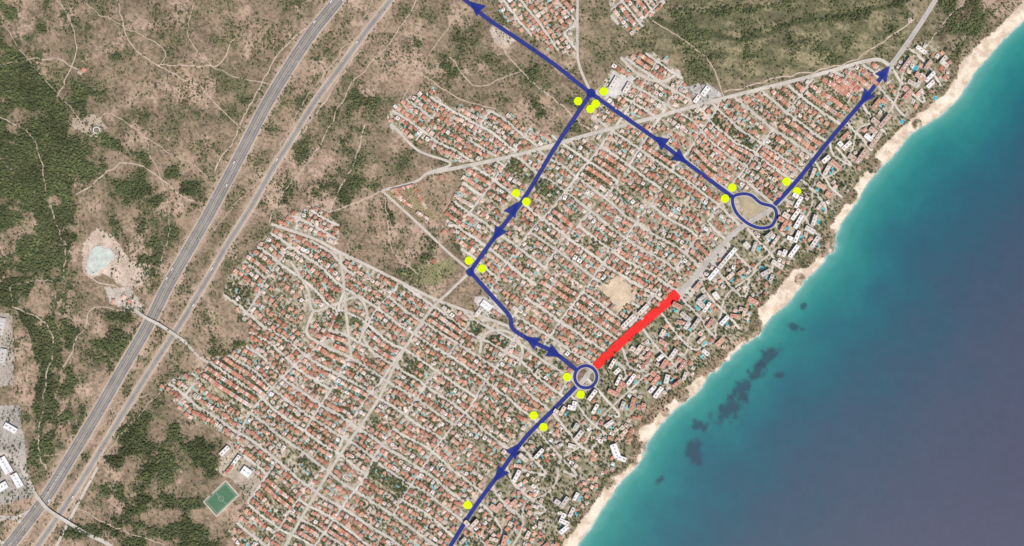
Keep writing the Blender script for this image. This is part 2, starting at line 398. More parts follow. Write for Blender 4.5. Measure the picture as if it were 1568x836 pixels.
for D in districts:
    a=math.radians(D['a']);ca,sa=math.cos(a),math.sin(a);ox,oy=D['o']
    P=np.array(D['poly'],float);U=(P[:,0]-ox)*ca+(P[:,1]-oy)*sa;V=-(P[:,0]-ox)*sa+(P[:,1]-oy)*ca
    vl=[V.min()-10]
    while vl[-1]<V.max()+10: vl.append(vl[-1]+D['dv']*random.uniform(.85,1.2))
    ul=[U.min()-10]
    while ul[-1]<U.max()+10: ul.append(ul[-1]+D['du']*random.uniform(.6,1.3))
    def toxy(u,v):
        x=ox+u*ca-v*sa;y=oy+u*sa+v*ca;return warp(x,y)
    for v in vl:
        u=np.arange(U.min()-10,U.max()+10,3.0);x,y=toxy(u,np.full_like(u,v))
        keep=np.ones(len(u),bool)
        for q in range(len(ul)-1):
            if random.random()<.12: keep&=~((u>ul[q]+1)&(u<ul[q+1]-1))
        add_runs(x,y,pip(D['poly'],x,y)&~inex(x,y)&keep)
    for i,u0 in enumerate(ul):
        for j in range(len(vl)-1):
            if random.random()<0.16: continue
            v=np.arange(vl[j],vl[j+1]+1.5,2.5);x,y=toxy(np.full_like(v,u0),v)
            add_runs(x,y,pip(D['poly'],x,y)&~inex(x,y))
    for i in range(len(ul)-1):
        for j in range(len(vl)-1):
            kind=random.random();mb=MB()
            dv=vl[j+1]-vl[j];base=-a
            mx_,my_=toxy((ul[i]+ul[i+1])/2,(vl[j]+vl[j+1])/2)
            tp=.5 if (mx_>1120 and my_<260) else (.45 if (my_<80) else .12)
            park=kind>.94 and pip(D['poly'],mx_,my_)
            for row in (0,1):
                v=vl[j]+dv*0.29 if row==0 else vl[j+1]-dv*0.29
                u=ul[i]+4.5
                terr=kind<tp
                while u<ul[i+1]-3.5:
                    step=random.uniform(6.2,8.6) if not terr else 3.6
                    if terr and random.random()<0.08: step=6
                    uu=u;u+=step
                    x,y=toxy(uu,v+random.uniform(-1.5,1.5)*(0 if terr else 1))
                    x=float(x);y=float(y)
                    if not pip(D['poly'],x,y) or inex(np.array(x),np.array(y)): continue
                    if at(m_main,x,y): continue
                    r=random.random()
                    if park and r<.75:
                        pass
                    elif terr: house(mb,x,y,base,12,step*S*0.98,2,.12);nh+=1
                    elif r<0.94:
                        house(mb,x,y,base+random.choice([0,0,math.pi/2])+random.gauss(0,.1),random.uniform(8.5,12.5),random.uniform(10.5,16));nh+=1
                    if random.random()<(0.12 if terr else 0.27):
                        s=1 if row==0 else -1
                        qx,qy=toxy(uu+random.uniform(-2,2),v+s*4.8)
                        if not at(m_any,qx,qy): pool(float(qx),float(qy),base+random.choice([0,math.pi/2]))
                    for k in range(22 if park else 13):
                        tx,ty=toxy(uu+random.uniform(-4.5,4.5),v+random.uniform(-7,7))
                        yard.append((float(tx),float(ty),random.uniform(.4,1.15)*(1.15 if park else 1)))
            if mb.f: mb.build('row_of_houses',M_build)
# coastal strip
prom=[(770,850),(812,780),(850,730),(885,685),(930,630),(960,600),(1000,575),(1045,540),(1085,500),(1120,455),(1165,400),(1200,368),(1232,330),(1255,285),(1300,230),(1345,180),(1375,140),(1392,95)]
prom=[(x+9*math.sin(i*2.3),y+7*math.cos(i*1.7)) for i,(x,y) in enumerate(smooth(prom,28))]
road('promenade_road',prom,1.0,0.62,None,.5);stamp(m_any,smooth(prom,1.2),1.8);stamp(m_main,smooth(prom,1.2),4)
sa_=smooth(avenue,4)
for t in range(10,len(sa_)-30,9):
    p=np.array(sa_[t])
    if not(0<p[1]<880): continue
    tgt=p+np.array([0.66,0.75])*random.uniform(50,100)
    mid=(p+tgt)/2+rng.normal(0,8,2);e2=tgt+rng.normal(0,14,2)
    q=smooth([tuple(p),tuple(mid),tuple(tgt),tuple(e2)],3)
    xs=np.array([a[0] for a in q]);ys=np.array([a[1] for a in q])
    add_runs(xs,ys,pip(coast_strip,xs,ys))
# specific buildings
def A(x,y,deg,w,l,fl,roof=None,name='apartment_building',balc=True,wing=0): return apartment(x,y,math.radians(deg),w,l,fl,None if roof is None else lin(roof),name,balc,wing)
wr=(238,236,232)
for x,y,d,w,l in [(10,712,-60,30,60),(28,735,-60,24,50),(5,745,30,25,40),(18,655,-30,20,46)]: A(x,y,d,w,l,3,wr,'warehouse',False)
for x,y,d,w,l in [(4,500,80,22,60),(6,545,80,22,50)]: A(x,y,d,w,l,2,(205,198,190),'industrial_shed',False)
for x,y,d,w,l,c in [(345,690,45,16,40,wr),(378,722,-36,28,34,wr),(362,705,54,12,44,(235,232,228)),(352,718,50,10,36,(200,120,95))]: A(x,y,d,w,l,3,c,'sports_hall',False)
for x,y,d,w,l,c in [(745,468,-36,24,40,wr),(733,478,54,14,36,(225,222,215)),(760,480,-36,12,34,(205,150,125))]: A(x,y,d,w,l,2,c,'school_building',False)
for x,y,d,w,l in [(1080,140,54,18,36),(1067,152,54,14,30)]: A(x,y,d,w,l,2,wr,'supermarket',False)
for x,y,d,w,l in [(940,128,60,18,46),(960,135,60,16,40)]: A(x,y,d,w,l,3,(225,215,205),'commercial_building',False)
for x,y,d,w,l in [(942,690,-70,22,48),(952,702,-20,16,30)]: A(x,y,d,w,l,5,wr,'hotel')
for x,y,d,l in [(1386,100,54,60),(1408,118,-36,40),(1420,100,54,34)]: A(x,y,d,14,l,5,(206,160,138),'hotel')
for x,y,d,l in [(1340,215,54,60),(1318,240,54,54),(1354,186,50,56)]: A(x,y,d,15,l,5,(202,176,158),'hotel',True,1)
for x,y,d,l,c in [(1092,420,50,46,wr),(1108,402,50,50,(224,216,206)),(1120,388,50,44,wr),(1068,438,50,34,(210,170,150)),(962,492,45,60,(230,222,212)),(985,474,45,44,(226,216,206)),(1222,340,60,50,wr),(1240,352,-30,36,(226,218,208)),(1215,385,54,50,wr),(1190,405,-30,44,(222,210,196))]: A(x,y,d,15,l,4,c)
pool(1402,104,math.radians(54),14,26);pool(1433,150,.3,12,16);pool(1382,186,.6,10,18);pool(1168,410,.3,12,20);pool(1228,365,.8,12,20)
cnt=0
for it in range(26000):
    x=random.uniform(690,1460);y=random.uniform(60,900)
    if not pip(coast_strip,x,y): continue
    big=it<9000
    r=(5.6 if big else 3.1)
    tt=np.linspace(0,6.28,8);tx=np.append(x+r*np.cos(tt),x);ty=np.append(y+r*np.sin(tt),y)
    if at(m_any,tx,ty).any() or at(m_bld,tx,ty).any() or not pip(coast_strip,tx,ty).all(): continue
    south=y>640 and x<930
    if fbm(np.array(x/30.),np.array(y/30.),77,2)>.6: continue
    ang=math.radians(random.choice([-36,54,54,54,-20,70,40])+random.gauss(0,7))
    if big:
        if cnt>=210 or (south and random.random()<.75) or random.random()<.1: continue
        roof=random.choice(flatc+flatc+flatc+roofcols[:5])
        apartment(x,y,ang,random.uniform(11,16),random.uniform(24,44),random.choice([3,4,4,5]),roof,wing=random.random()<.35);cnt+=1
        if random.random()<.55:
            qx,qy=x+8*math.sin(ang),y+8*math.cos(ang)
            if not at(m_any,qx,qy) and not at(m_bld,qx,qy): pool(qx,qy,ang,random.uniform(7,10),random.uniform(12,20))
    else:
        mb=MB();house(mb,x,y,ang,random.uniform(9,12),random.uniform(11,16),None,.35);mb.build('villa',M_build)
        if random.random()<.25: pool(x+4*math.cos(ang),y+4*math.sin(ang),ang)
        stamp(m_bld,[(x,y)],2.2)
for k in range(5):
    mb=MB()
    for q in range(9): house(mb,1268+k*13+q*2.9,128-k*4+q*2.2,-math.radians(36),11,6.6,2,.05)
    mb.build('terraced_houses',M_build)
for (x0,y0,x1,y1) in [(600,292,632,284),(606,300,630,316),(636,290,652,318),(640,325,655,335),(604,290,622,310)]:
    mb=MB();n=int(math.hypot(x1-x0,y1-y0)/3.4);an=-math.atan2(y1-y0,x1-x0)
    for q in range(n+1): house(mb,x0+(x1-x0)*q/n,y0+(y1-y0)*q/n,an,8,7.2,2,.05)
    mb.build('terraced_houses',M_build)
for x,y in [(1392,32),(680,355),(690,345),(676,272),(125,112),(130,108),(190,455),(200,462),(175,462),(665,400)]:
    mb=MB();house(mb,x,y,random.random()*3,11,16);mb.build('farmhouse',M_build)
streets.build('town_streets',M_road);pools.build('swimming_pools',M_pool)
# ---------- sports pitch ----------
def flatpoly(name,pts,z,col,m,parent=None):
    b=MB();zz=float(max(hz(np.array([p[0] for p in pts]),np.array([p[1] for p in pts])))) +z
    n=len(pts);top=[(X(p[0]),Y(p[1]),zz) for p in pts];bot=[(a[0],a[1],a[2]-3) for a in top]
    b.add(top,[tuple(range(n))],col);b.add(top+bot,[(i,(i+1)%n,n+(i+1)%n,n+i) for i in range(n)],col)
    return b.build(name,m,parent),zz
M_turf=colmat('artificial_turf',[(0.03,0.9,1.1),(0.5,.93,1.05)])
pc=[(314,768),(346,738),(364,758),(332,788)]
flatpoly('pitch_surround',[(311,768),(346,734),(368,758),(332,792)],0.4,lin((200,185,165)),M_road)
po,pz=flatpoly('football_pitch',pc,0.9,lin((88,122,92)),M_turf)
stamp(m_any,[(339,763)],34)
b=MB();c=[np.array(p,float) for p in pc];ctr=sum(c)/4
def ln(p,q,w=0.13):
    p=np.array(p);q=np.array(q);d=(q-p)/np.linalg.norm(q-p);n=np.array([-d[1],d[0]])*w
    b.add([(X(r[0]),Y(r[1]),pz+.15) for r in (p-n,q-n,q+n,p+n)],[(0,1,2,3)],white)
cc=[ctr+(p-ctr)*0.9 for p in c]
for i in range(4): ln(cc[i],cc[(i+1)%4])
ln((cc[0]+cc[1])/2,(cc[2]+cc[3])/2)
for i in range(20):
    t0,t1=i*math.pi/10,(i+1)*math.pi/10;ln(ctr+4*np.array([math.cos(t0),math.sin(t0)]),ctr+4*np.array([math.cos(t1),math.sin(t1)]))
b.build('pitch_markings',M_mark,po)
lagoon=[(137,392),(141,383),(147,377),(156,376),(160,380),(168,380),(176,388),(176,396),(169,402),(164,410),(155,413),(148,421),(138,420),(133,410),(136,401)]
flatpoly('quarry_pond',lagoon,0.5,lin((208,210,198)),colmat('pale_mud',[(.05,.8,1.12),(.2,.92,1.06)]));stamp(m_any,[(154,395)],24)
b=MB()
zt=float(hz(150,200));tw=[(X(150)+12*math.cos(t),Y(200)+12*math.sin(t)) for t in np.linspace(0,2*math.pi,24,endpoint=False)]
vs=[(x,y,zt-2) for x,y in tw]+[(x,y,zt+8) for x,y in tw];b.add(vs,[(i,(i+1)%24,24+(i+1)%24,24+i) for i in range(24)],flatc[1])
t2=[(X(150)+9*math.cos(t),Y(200)+9*math.sin(t),zt+8) for t in np.linspace(0,2*math.pi,24,endpoint=False)]
b.add(vs[24:]+t2,[(i,(i+1)%24,24+(i+1)%24,24+i) for i in range(24)],flatc[0]);b.add([(x,y,zt+6) for x,y,_ in t2],[tuple(range(24))],lin((150,130,115)))
b.build('water_tank',M_build)
def overpass(name,pl,hw):
    q=smooth(pl,3);n=len(q);t=np.linspace(0,1,n);zp=7*np.sin(np.pi*t)**0.6
    b=MB();ribbon(b,q,hw,0.9,paleroad,cross=2,zprof=zp);ribbon(b,q,hw,-0.3,flatc[2],cross=2,zprof=zp)
    for s in (-1,1): ribbon(b,q,0.2,1.7,flatc[0],off=s*hw,zprof=zp)
    for i in range(3,n-3,4):
        x,y=q[i];z=float(hz(x,y));quadbox(b,X(x),Y(y),0,2,2,z-1,z+0.5+zp[i]-.9,flatc[2],flatc[2])
    b.build(name,M_road)
overpass('overpass_bridge',[(205,472),(222,485),(245,497),(268,512),(284,524)],2.0)
overpass('overpass_bridge',[(48,742),(60,762),(76,780),(102,797),(135,818)],2.3)
road('road',[(-40,690),(20,700),(48,742)],2);road('road',[(135,818),(170,836),(220,880)],2)
ring=[(14+24*math.cos(t),812+20*math.sin(t)) for t in np.linspace(0,2*math.pi,33)]
road('slip_road',ring,1.8);road('slip_road',[(-40,770),(0,790),(30,790),(60,770),(100,715)],1.6);road('slip_road',[(60,900),(80,850),(110,790),(150,715)],1.4);road('road',[(284,524),(310,550),(345,560)],1.3)
# ---------- trees ----------
def leafmat(name,c):
    m,nt,b=mat(name);oi=N(nt,'ShaderNodeObjectInfo');at_=N(nt,'ShaderNodeAttribute',attribute_name='Col')
    cr=N(nt,'ShaderNodeValToRGB');e=cr.color_ramp.elements
    e[0].color=(*(c*np.array([.7,.8,.75])),1);e[1].color=(*(c*np.array([1.5,1.3,1.2])),1)
    nt.links.new(oi.outputs['Random'],cr.inputs[0])
    mx=N(nt,'ShaderNodeVectorMath',operation='MULTIPLY');nt.links.new(cr.outputs[0],mx.inputs[0]);nt.links.new(at_.outputs['Color'],mx.inputs[1])
    o=vscale(nt,mx.outputs[0],mrange(nt,noise(nt,.009,5,.65,oi.outputs['Location']),.35,.65,.72,1.5))
    nt.links.new(o,b.inputs['Base Color']);b.inputs['Specular IOR Level'].default_value=0.1
    return m
M_leaf=leafmat('foliage',np.array([0.108,0.130,0.062]))
def tree(name,seed,R=3.0,H=6.0,flat=0.7):
    r=random.Random(seed);b=MB()
    def limb(p,q,r0,r1,col):
        p=Vector(p);q=Vector(q);d=(q-p).normalized();s=d.orthogonal().normalized();t=d.cross(s);n=5
        vs=[tuple(p+(s*math.cos(k*2*math.pi/n)+t*math.sin(k*2*math.pi/n))*r0) for k in range(n)]+[tuple(q+(s*math.cos(k*2*math.pi/n)+t*math.sin(k*2*math.pi/n))*r1) for k in range(n)]
        b.add(vs,[(k,(k+1)%n,n+(k+1)%n,n+k) for k in range(n)],col)
    br=(1.4,0.9,1.0)
    limb((0,0,-1),(0,0,H*.6),.28,.16,br)
    cl=[]
    for k in range(7):
        a=k*2.4+r.random();d=R*(0.15+0.6*r.random());c=(d*math.cos(a),d*math.sin(a),H*(.72+.25*r.random())-d*.2)
        cl.append((c,R*(.36+.22*r.random())))
        if k<5: limb((0,0,H*(.35+.04*k)),c,.12,.04,br)
    for c,cr in cl:
        tone=r.uniform(.75,1.35)
        for k in range(24):
            v=Vector((r.gauss(0,1),r.gauss(0,1),r.gauss(0,1)*.8+.25)).normalized()
            p=Vector(c)+v*cr*r.uniform(.55,1.05);p.z=c[2]+(p.z-c[2])*flat
            nrm=(v+Vector((r.gauss(0,.5),r.gauss(0,.5),r.gauss(0,.5)+.4))).normalized();s=nrm.orthogonal().normalized();t=nrm.cross(s)
            a=r.random()*3;s,t=s*math.cos(a)+t*math.sin(a),t*math.cos(a)-s*math.sin(a)
            z=r.uniform(.35,.62)*R/3
            f=tone*r.uniform(.8,1.2)
            b.add([tuple(p+s*z),tuple(p+t*z*.8),tuple(p-s*z),tuple(p-t*z*.8)],[(0,1,2,3)],(f,f,f*.95))
    o=b.build(name,M_leaf);bpy.context.collection.objects.unlink(o);return o
tc=bpy.data.collections.new('tree_shapes')
for i in range(6): tc.objects.link(tree('pine_tree',100+i,3.0+.3*(i%3),5.5+.5*(i%4),.65+.05*i))
def scatter(name,px,py,sc):
    px=np.asarray(px);py=np.asarray(py);n=len(px)
    co=np.stack([X(px),Y(py),hz(px,py)],1).astype(np.float32)
    me=bpy.data.meshes.new(name);me.vertices.add(n);me.vertices.foreach_set('co',co.ravel())
    a=me.attributes.new('sc','FLOAT_VECTOR','POINT');s=np.stack([sc,sc,sc*rng.uniform(.8,1.2,n)],1).astype(np.float32);a.data.foreach_set('vector',s.ravel())
    a=me.attributes.new('rot','FLOAT_VECTOR','POINT');r=np.zeros((n,3),np.float32);r[:,2]=rng.uniform(0,6.28,n);a.data.foreach_set('vector',r.ravel())
    a=me.attributes.new('vi','INT','POINT');a.data.foreach_set('value',rng.integers(0,6,n).astype(np.int32))
    ob=bpy.data.objects.new(name,me);bpy.context.collection.objects.link(ob)
    ng=bpy.data.node_groups.new(name,'GeometryNodeTree')
    ng.interface.new_socket('Geometry',in_out='INPUT',socket_type='NodeSocketGeometry');ng.interface.new_socket('Geometry',in_out='OUTPUT',socket_type='NodeSocketGeometry')
    gi=ng.nodes.new('NodeGroupInput');go=ng.nodes.new('NodeGroupOutput');ip=ng.nodes.new('GeometryNodeInstanceOnPoints');ci=ng.nodes.new('GeometryNodeCollectionInfo')
    ci.inputs['Collection'].default_value=tc;ci.inputs['Separate Children'].default_value=True;ci.inputs['Reset Children'].default_value=True
    def na(nm,t):
        q=ng.nodes.new('GeometryNodeInputNamedAttribute');q.data_type=t;q.inputs[0].default_value=nm
        return [o for o in q.outputs if o.enabled and o.name=='Attribute'][0]
    L=ng.links.new
    L(gi.outputs[0],ip.inputs['Points']);L(ci.outputs[0],ip.inputs['Instance']);ip.inputs['Pick Instance'].default_value=True
    L(na('vi','INT'),ip.inputs['Instance Index']);L(na('rot','FLOAT_VECTOR'),ip.inputs['Rotation']);L(na('sc','FLOAT_VECTOR'),ip.inputs['Scale'])
    L(ip.outputs[0],go.inputs[0]);md=ob.modifiers.new('scatter','NODES');md.node_group=ng
    return ob
regions=[([(-80,60),(20,55),(60,100),(100,160),(126,230),(112,300),(122,370),(104,420),(60,440),(30,468),(-80,468)],1.0),
([(30,465),(80,480),(95,540),(84,620),(78,710),(50,710),(56,620),(56,540)],.95),([(-80,-80),(110,-80),(100,60),(30,70),(-80,60)],.66),
([(110,120),(180,150),(140,190),(280,260),(315,290),(250,420),(205,430),(180,350),(120,345)],.58),([(150,700),(235,612),(340,670),(330,720),(305,780),(345,836),(330,930),(60,930),(115,770)],.7),
([(90,480),(210,475),(190,540),(110,690),(80,700),(95,560)],.6),([(262,575),(300,505),(340,458),(385,497),(376,527),(340,546)],.5),
([(470,190),(560,90),(640,50),(700,60),(640,110),(560,210),(600,330),(660,400),(640,430),(430,330),(440,260)],.42),([(1438,0),(1500,-40),(1560,-30),(1520,40),(1480,75),(1450,80)],.6),
([(700,40),(880,120),(890,190),(850,200),(760,150),(650,130)],.4),([(250,-80),(480,-80),(400,120),(300,200),(200,100)],.3),([(1000,-80),(1440,-80),(1400,40),(1330,88),(1110,140),(1030,80)],.38)]
creeks=[[(1000,30),(1040,46),(1085,52),(1130,64),(1170,55),(1220,35),(1290,25),(1350,12),(1400,-10)],[(1040,20),(1100,20),(1180,10),(1260,0)],[(1440,60),(1455,40),(1480,20),(1500,-20)]]
@memo
def wild(x,y):
    u=np.zeros(np.shape(x),bool)
    for D in districts: u|=pip(D['poly'],x,y)
    u|=pip(coast_strip,x,y);return ~u
@memo
def dens(x,y):
    d=np.full(np.shape(x),.33)
    wx=x+34*(fbm(x/30,y/30,3,4)-.5);wy=y+34*(fbm(x/30,y/30,4,4)-.5)
    for p,v in regions: d=np.where(pip(p,wx,wy),v,d)
    for c in creeks: d=np.maximum(d,.95*(dpl(c,wx,wy)<1.5+6*vn(x/15,y/15,9)))
    n=fbm(x/22,y/22,33,5)
    d=np.where(d<.8,d*np.clip((n-.36)*6.0,0.08,2.3),d*np.clip((n-.24)*6,.25,1))
    return np.clip(d,0,1)
st=2.8
a,b_=np.meshgrid(np.arange(-80,1640,st),np.arange(-80,920,st));a=a.ravel()+rng.uniform(-1.4,1.4,a.size);b_=b_.ravel()+rng.uniform(-1.4,1.4,b_.size)
sdp=pip(sand_poly,a,b_)&(rockm(a,b_)<.5)
ok=(look(DG,a,b_)>6)&~at(m_any,a,b_)&~at(m_bld,a,b_)&wild(a,b_)&~sdp&~pip(excl[4],a,b_)
a=a[ok];b_=b_[ok];dd=dens(a,b_);dd=np.maximum(dd,.45*(look(DG,a,b_)<45));k=rng.random(a.size)<dd*.92;a=a[k];b_=b_[k];dd=dd[k]
scatter('pine_woodland',a,b_,(.45+.8*rng.random(a.size)**1.5+.35*(dd>.8)))
Yd=np.array(yard);k=~at(m_any,Yd[:,0],Yd[:,1])&~at(m_bld,Yd[:,0],Yd[:,1])
inn=~wild(Yd[:,0],Yd[:,1]);Yd=Yd[k&inn];Yd=Yd[rng.random(len(Yd))<np.clip(fbm(Yd[:,0]/30,Yd[:,1]/30,55,4)*3.6-.95,.2,1)]
scatter('garden_trees',Yd[:,0],Yd[:,1],Yd[:,2])
St=np.array(street_tr);k=~at(m_any,St[:,0],St[:,1])&~at(m_bld,St[:,0],St[:,1]);St=St[k];scatter('street_trees',St[:,0],St[:,1],St[:,2])
nn=52000;x=rng.uniform(680,1470,nn);y=rng.uniform(50,900,nn)
k=pip(coast_strip,x,y)&~at(m_any,x,y)&~at(m_bld,x,y)&(rng.random(nn)<np.clip(fbm(x/25,y/25,66,3)*3.4-.9,.15,1))
scatter('coastal_pines',x[k],y[k],rng.uniform(.6,1.4,k.sum()))
ox_,oy_=[],[]
for q,ply,sp in [(0,excl[4],3.6),(1,[(640,412),(690,398),(698,410),(662,438),(610,418)],3.8)]:
    g1,g2=np.meshgrid(np.arange(560,720,sp),np.arange(270,450,sp));u=(g1-640)*.85-(g2-340)*.52+640;v=(g1-640)*.52+(g2-340)*.85+340
    u=u.ravel();v=v.ravel();kk=pip(ply,u,v)&~at(m_any,u,v)&~at(m_bld,u,v)&(rng.random(u.size)<.8);ox_.append(u[kk]);oy_.append(v[kk])
ox_=np.concatenate(ox_);oy_=np.concatenate(oy_);scatter('orchard_trees',ox_,oy_,rng.uniform(.4,.65,ox_.size))
# ---------- ground ----------
def axis(lo,hi,st,far):
    m=list(np.arange(lo,hi+st,st));l=[];r=[];d=30
    p=lo-d
    while p>-far: l.append(p);d*=1.6;p-=d
    d=30;p=m[-1]+d
    while p<far: r.append(p);d*=1.6;p+=d
    return np.array([-far]+l[::-1]+m+r+[far])
def gridmesh(name,xs,ys,zf,cf,m,extra=None):
    gx,gy=np.meshgrid(xs,ys);nx,ny=len(xs),len(ys)
    z=zf(gx,gy);co=np.stack([X(gx),Y(gy),z],-1).reshape(-1,3).astype(np.float32)
    me=bpy.data.meshes.new(name);me.vertices.add(nx*ny);me.vertices.foreach_set('co',co.ravel())
    i=np.arange(nx*ny).reshape(ny,nx);q=np.stack([i[:-1,:-1],i[1:,:-1],i[1:,1:],i[:-1,1:]],-1).reshape(-1)
    nf=(nx-1)*(ny-1);me.loops.add(nf*4);me.loops.foreach_set('vertex_index',q.astype(np.int32))
    me.polygons.add(nf);me.polygons.foreach_set('loop_start',np.arange(0,nf*4,4,dtype=np.int32))
    me.update(calc_edges=True)
    at_=me.attributes.new('Col','FLOAT_COLOR','POINT');c=np.ones((nx*ny,4),np.float32);c[:,:3]=cf(gx,gy).reshape(-1,3);at_.data.foreach_set('color',c.ravel())
    if extra is not None:
        e=me.attributes.new('wild','FLOAT','POINT');e.data.foreach_set('value',extra(gx,gy).astype(np.float32).ravel())
    me.materials.append(m);me.shade_smooth()
    o=bpy.data.objects.new(name,me);bpy.context.collection.objects.link(o);return o
def mixc(a,b,t): return a*(1-t[...,None])+b*t[...,None]
def gcol(x,y):
    n1=fbm(x/60,y/60,1,4);n2=fbm(x/9,y/9,2,4);n3=fbm(x/3.2,y/3.2,8,3);n4=fbm(x/35,y/35,17,5)
    c=mixc(lin((150,127,105)),lin((202,168,144)),sst(.3,.7,.5*n1+.5*n2))
    c=mixc(c,lin((216,184,160)),sst(.56,.68,n4)*.55)
    g=lin((116,113,82))
    dn=np.clip(dens(x,y),0,1)
    c=mixc(c,g,np.clip(.3+dn*.75,0,1)*sst(.34,.58,n2*.55+(1-n4)*.45))
    c=mixc(c,lin((82,88,60)),(dn>.75)*.85)
    hill=np.exp(-((x-1200)/230)**2-((y-40)/85)**2);c=mixc(c,mixc(lin((160,148,114)),lin((112,112,80)),sst(.38,.6,fbm(x/28,y/14,19,4))),np.clip(hill*1.4,0,.85))
    hh=height_exact(x,y);band=sst(.35,.9,np.sin(hh*1.9+3*n2))*np.clip(hill*1.3+.4*np.exp(-((x-230)/190)**2-((y-70)/110)**2),0,1)
    c=mixc(c,lin((96,94,66)),band*.45)
    c=mixc(c,lin((84,82,58)),sst(.5,.62,n3)*.6*(1-.3*n1))
    u=~wild(x,y)
    a=math.radians(35.5);U=x*math.cos(a)+y*math.sin(a);V=-x*math.sin(a)+y*math.cos(a)
    h=hsh(np.floor(U/4.2),np.floor(V/4.7),91);h2=hsh(np.floor(U/2.6),np.floor(V/2.9),92)
    pal=np.array([lin(q) for q in [(216,198,178),(196,172,150),(130,124,90),(222,208,192),(166,146,120),(110,114,78),(206,186,164),(146,138,104)]])
    uc=pal[(np.floor(h*7.99)).astype(int)]*(.55)+pal[np.floor(h2*7.99).astype(int)]*.45
    uc=mixc(uc,lin((114,114,80)),sst(.48,.72,n2)*.5)
    cs=pip(coast_strip,x,y)
    uc=np.where(cs[...,None],mixc(uc,lin((128,122,90)),np.clip(n2*.6,0,1)),uc)
    c=np.where(u[...,None],uc,c)
    for p,col in [(excl[0],(224,198,168)),(excl[1],(216,206,194)),(excl[3],(200,192,184)),(excl[5],(215,208,198)),(excl[4],(164,146,112)),([(128,372),(150,350),(175,360),(200,400),(232,405),(228,430),(200,445),(160,420),(135,425),(128,400)],(218,194,172)),([(160,440),(200,440),(220,470),(205,478),(170,465)],(210,194,178)),([(350,672),(380,690),(398,735),(378,770),(365,740),(330,720)],(198,180,158)),([(-60,480),(20,480),(22,590),(-60,590)],(190,175,160)),([(-60,620),(30,620),(50,760),(-60,790)],(185,174,162)),([(100,184),(150,176),(165,195),(150,212),(120,200)],(200,178,156)),([(750,40),(775,40),(790,62),(775,75),(755,65)],(212,192,172)),([(640,410),(690,395),(700,410),(665,440),(600,415)],(160,150,112)),([(1128,303),(1150,303),(1180,322),(1178,340),(1160,342),(1140,332)],(180,164,134)),([(1030,455),(1105,370),(1125,380),(1050,465)],(212,200,186))]:
        w=pip(p,x+7*(fbm(x/6,y/6,13,3)-.5),y+7*(fbm(x/6,y/6,14,3)-.5))
        c=np.where(w[...,None],lin(col)*(.7+.5*n2[...,None]),c)
    for pl,w in [(motorway,14),(trunk,9)]:
        d=dpl(pl,x,y);c=mixc(c,lin((200,171,147)),(1-sst(w-5,w+6,d+14*(n2-.5)))*.75)
    d=dpl(creeks[0],x,y);c=mixc(c,lin((84,88,58)),(1-sst(2,6,d+5*(n2-.5)))*.8)
    d=dpl(creeks[2],x,y);c=mixc(c,lin((92,70,60)),(1-sst(2,5,d))*.8)
    s=pip(sand_poly,x+10*(n2-.5),y+10*(fbm(x/9+40,y/9,12,4)-.5));dd=sdist(x,y)
    rocky=rockm(x,y)
    sc=mixc(lin((240,220,196))+0*n2[...,None],lin((214,190,164)),sst(.4,.7,n2))
    wet=1-sst(-.5,2.0,dd);sc=mixc(sc,lin((196,180,158)),wet)
    sc=mixc(sc,mixc(lin((172,150,128)),lin((118,106,88)),sst(.45,.6,n3)),rocky*sst(.25,.5,n2)*.95)
    s=(s&~((rocky>.35)&(dd>6+4*(n2-.5))))|((dd<3.5)&(dd>-8));c=np.where(s[...,None],sc,c)
    return c
def gwild(x,y): return (wild(x,y)&(sdist(x,y)>12)&~pip(sand_poly,x,y)).astype(float)*np.clip(dens(x,y)*.7+.45,0,1)
m,nt,bs=mat('ground');g=N(nt,'ShaderNodeNewGeometry');pos=g.outputs['Position'];A1=N(nt,'ShaderNodeAttribute',attribute_name='Col').outputs['Color'];A2=N(nt,'ShaderNodeAttribute',attribute_name='wild').outputs['Fac']
c=vscale(nt,A1,mrange(nt,noise(nt,0.22,5,.7,pos),.3,.7,.78,1.2));c=vscale(nt,c,mrange(nt,noise(nt,0.02,5,.6,pos),.3,.7,.88,1.12))
vo=N(nt,'ShaderNodeTexVoronoi');vo.inputs['Scale'].default_value=.17;nt.links.new(pos,vo.inputs['Vector'])
sh=math_(nt,'MULTIPLY',mrange(nt,vo.outputs['Distance'],.3,.5,1,0),mrange(nt,noise(nt,.035,4,.6,pos),.4,.54,0,1));sh=math_(nt,'MULTIPLY',sh,A2)
mx=N(nt,'ShaderNodeMix',data_type='RGBA');nt.links.new(math_(nt,'MULTIPLY',sh,.85),mx.inputs[0]);nt.links.new(c,mx.inputs[6]);mx.inputs[7].default_value=(*lin((76,78,52)),1)
nt.links.new(mx.outputs[2],bs.inputs['Base Color'])
bp=N(nt,'ShaderNodeBump');nt.links.new(math_(nt,'ADD',math_(nt,'MULTIPLY',A2,.6),.08),bp.inputs['Strength']);bp.inputs['Distance'].default_value=3;nt.links.new(noise(nt,.03,8,.65,pos),bp.inputs['Height']);nt.links.new(bp.outputs[0],bs.inputs['Normal'])
gridmesh('ground',axis(-70,1638,1.6,26000),axis(-70,906,1.6,26000),height_exact,gcol,m,gwild)
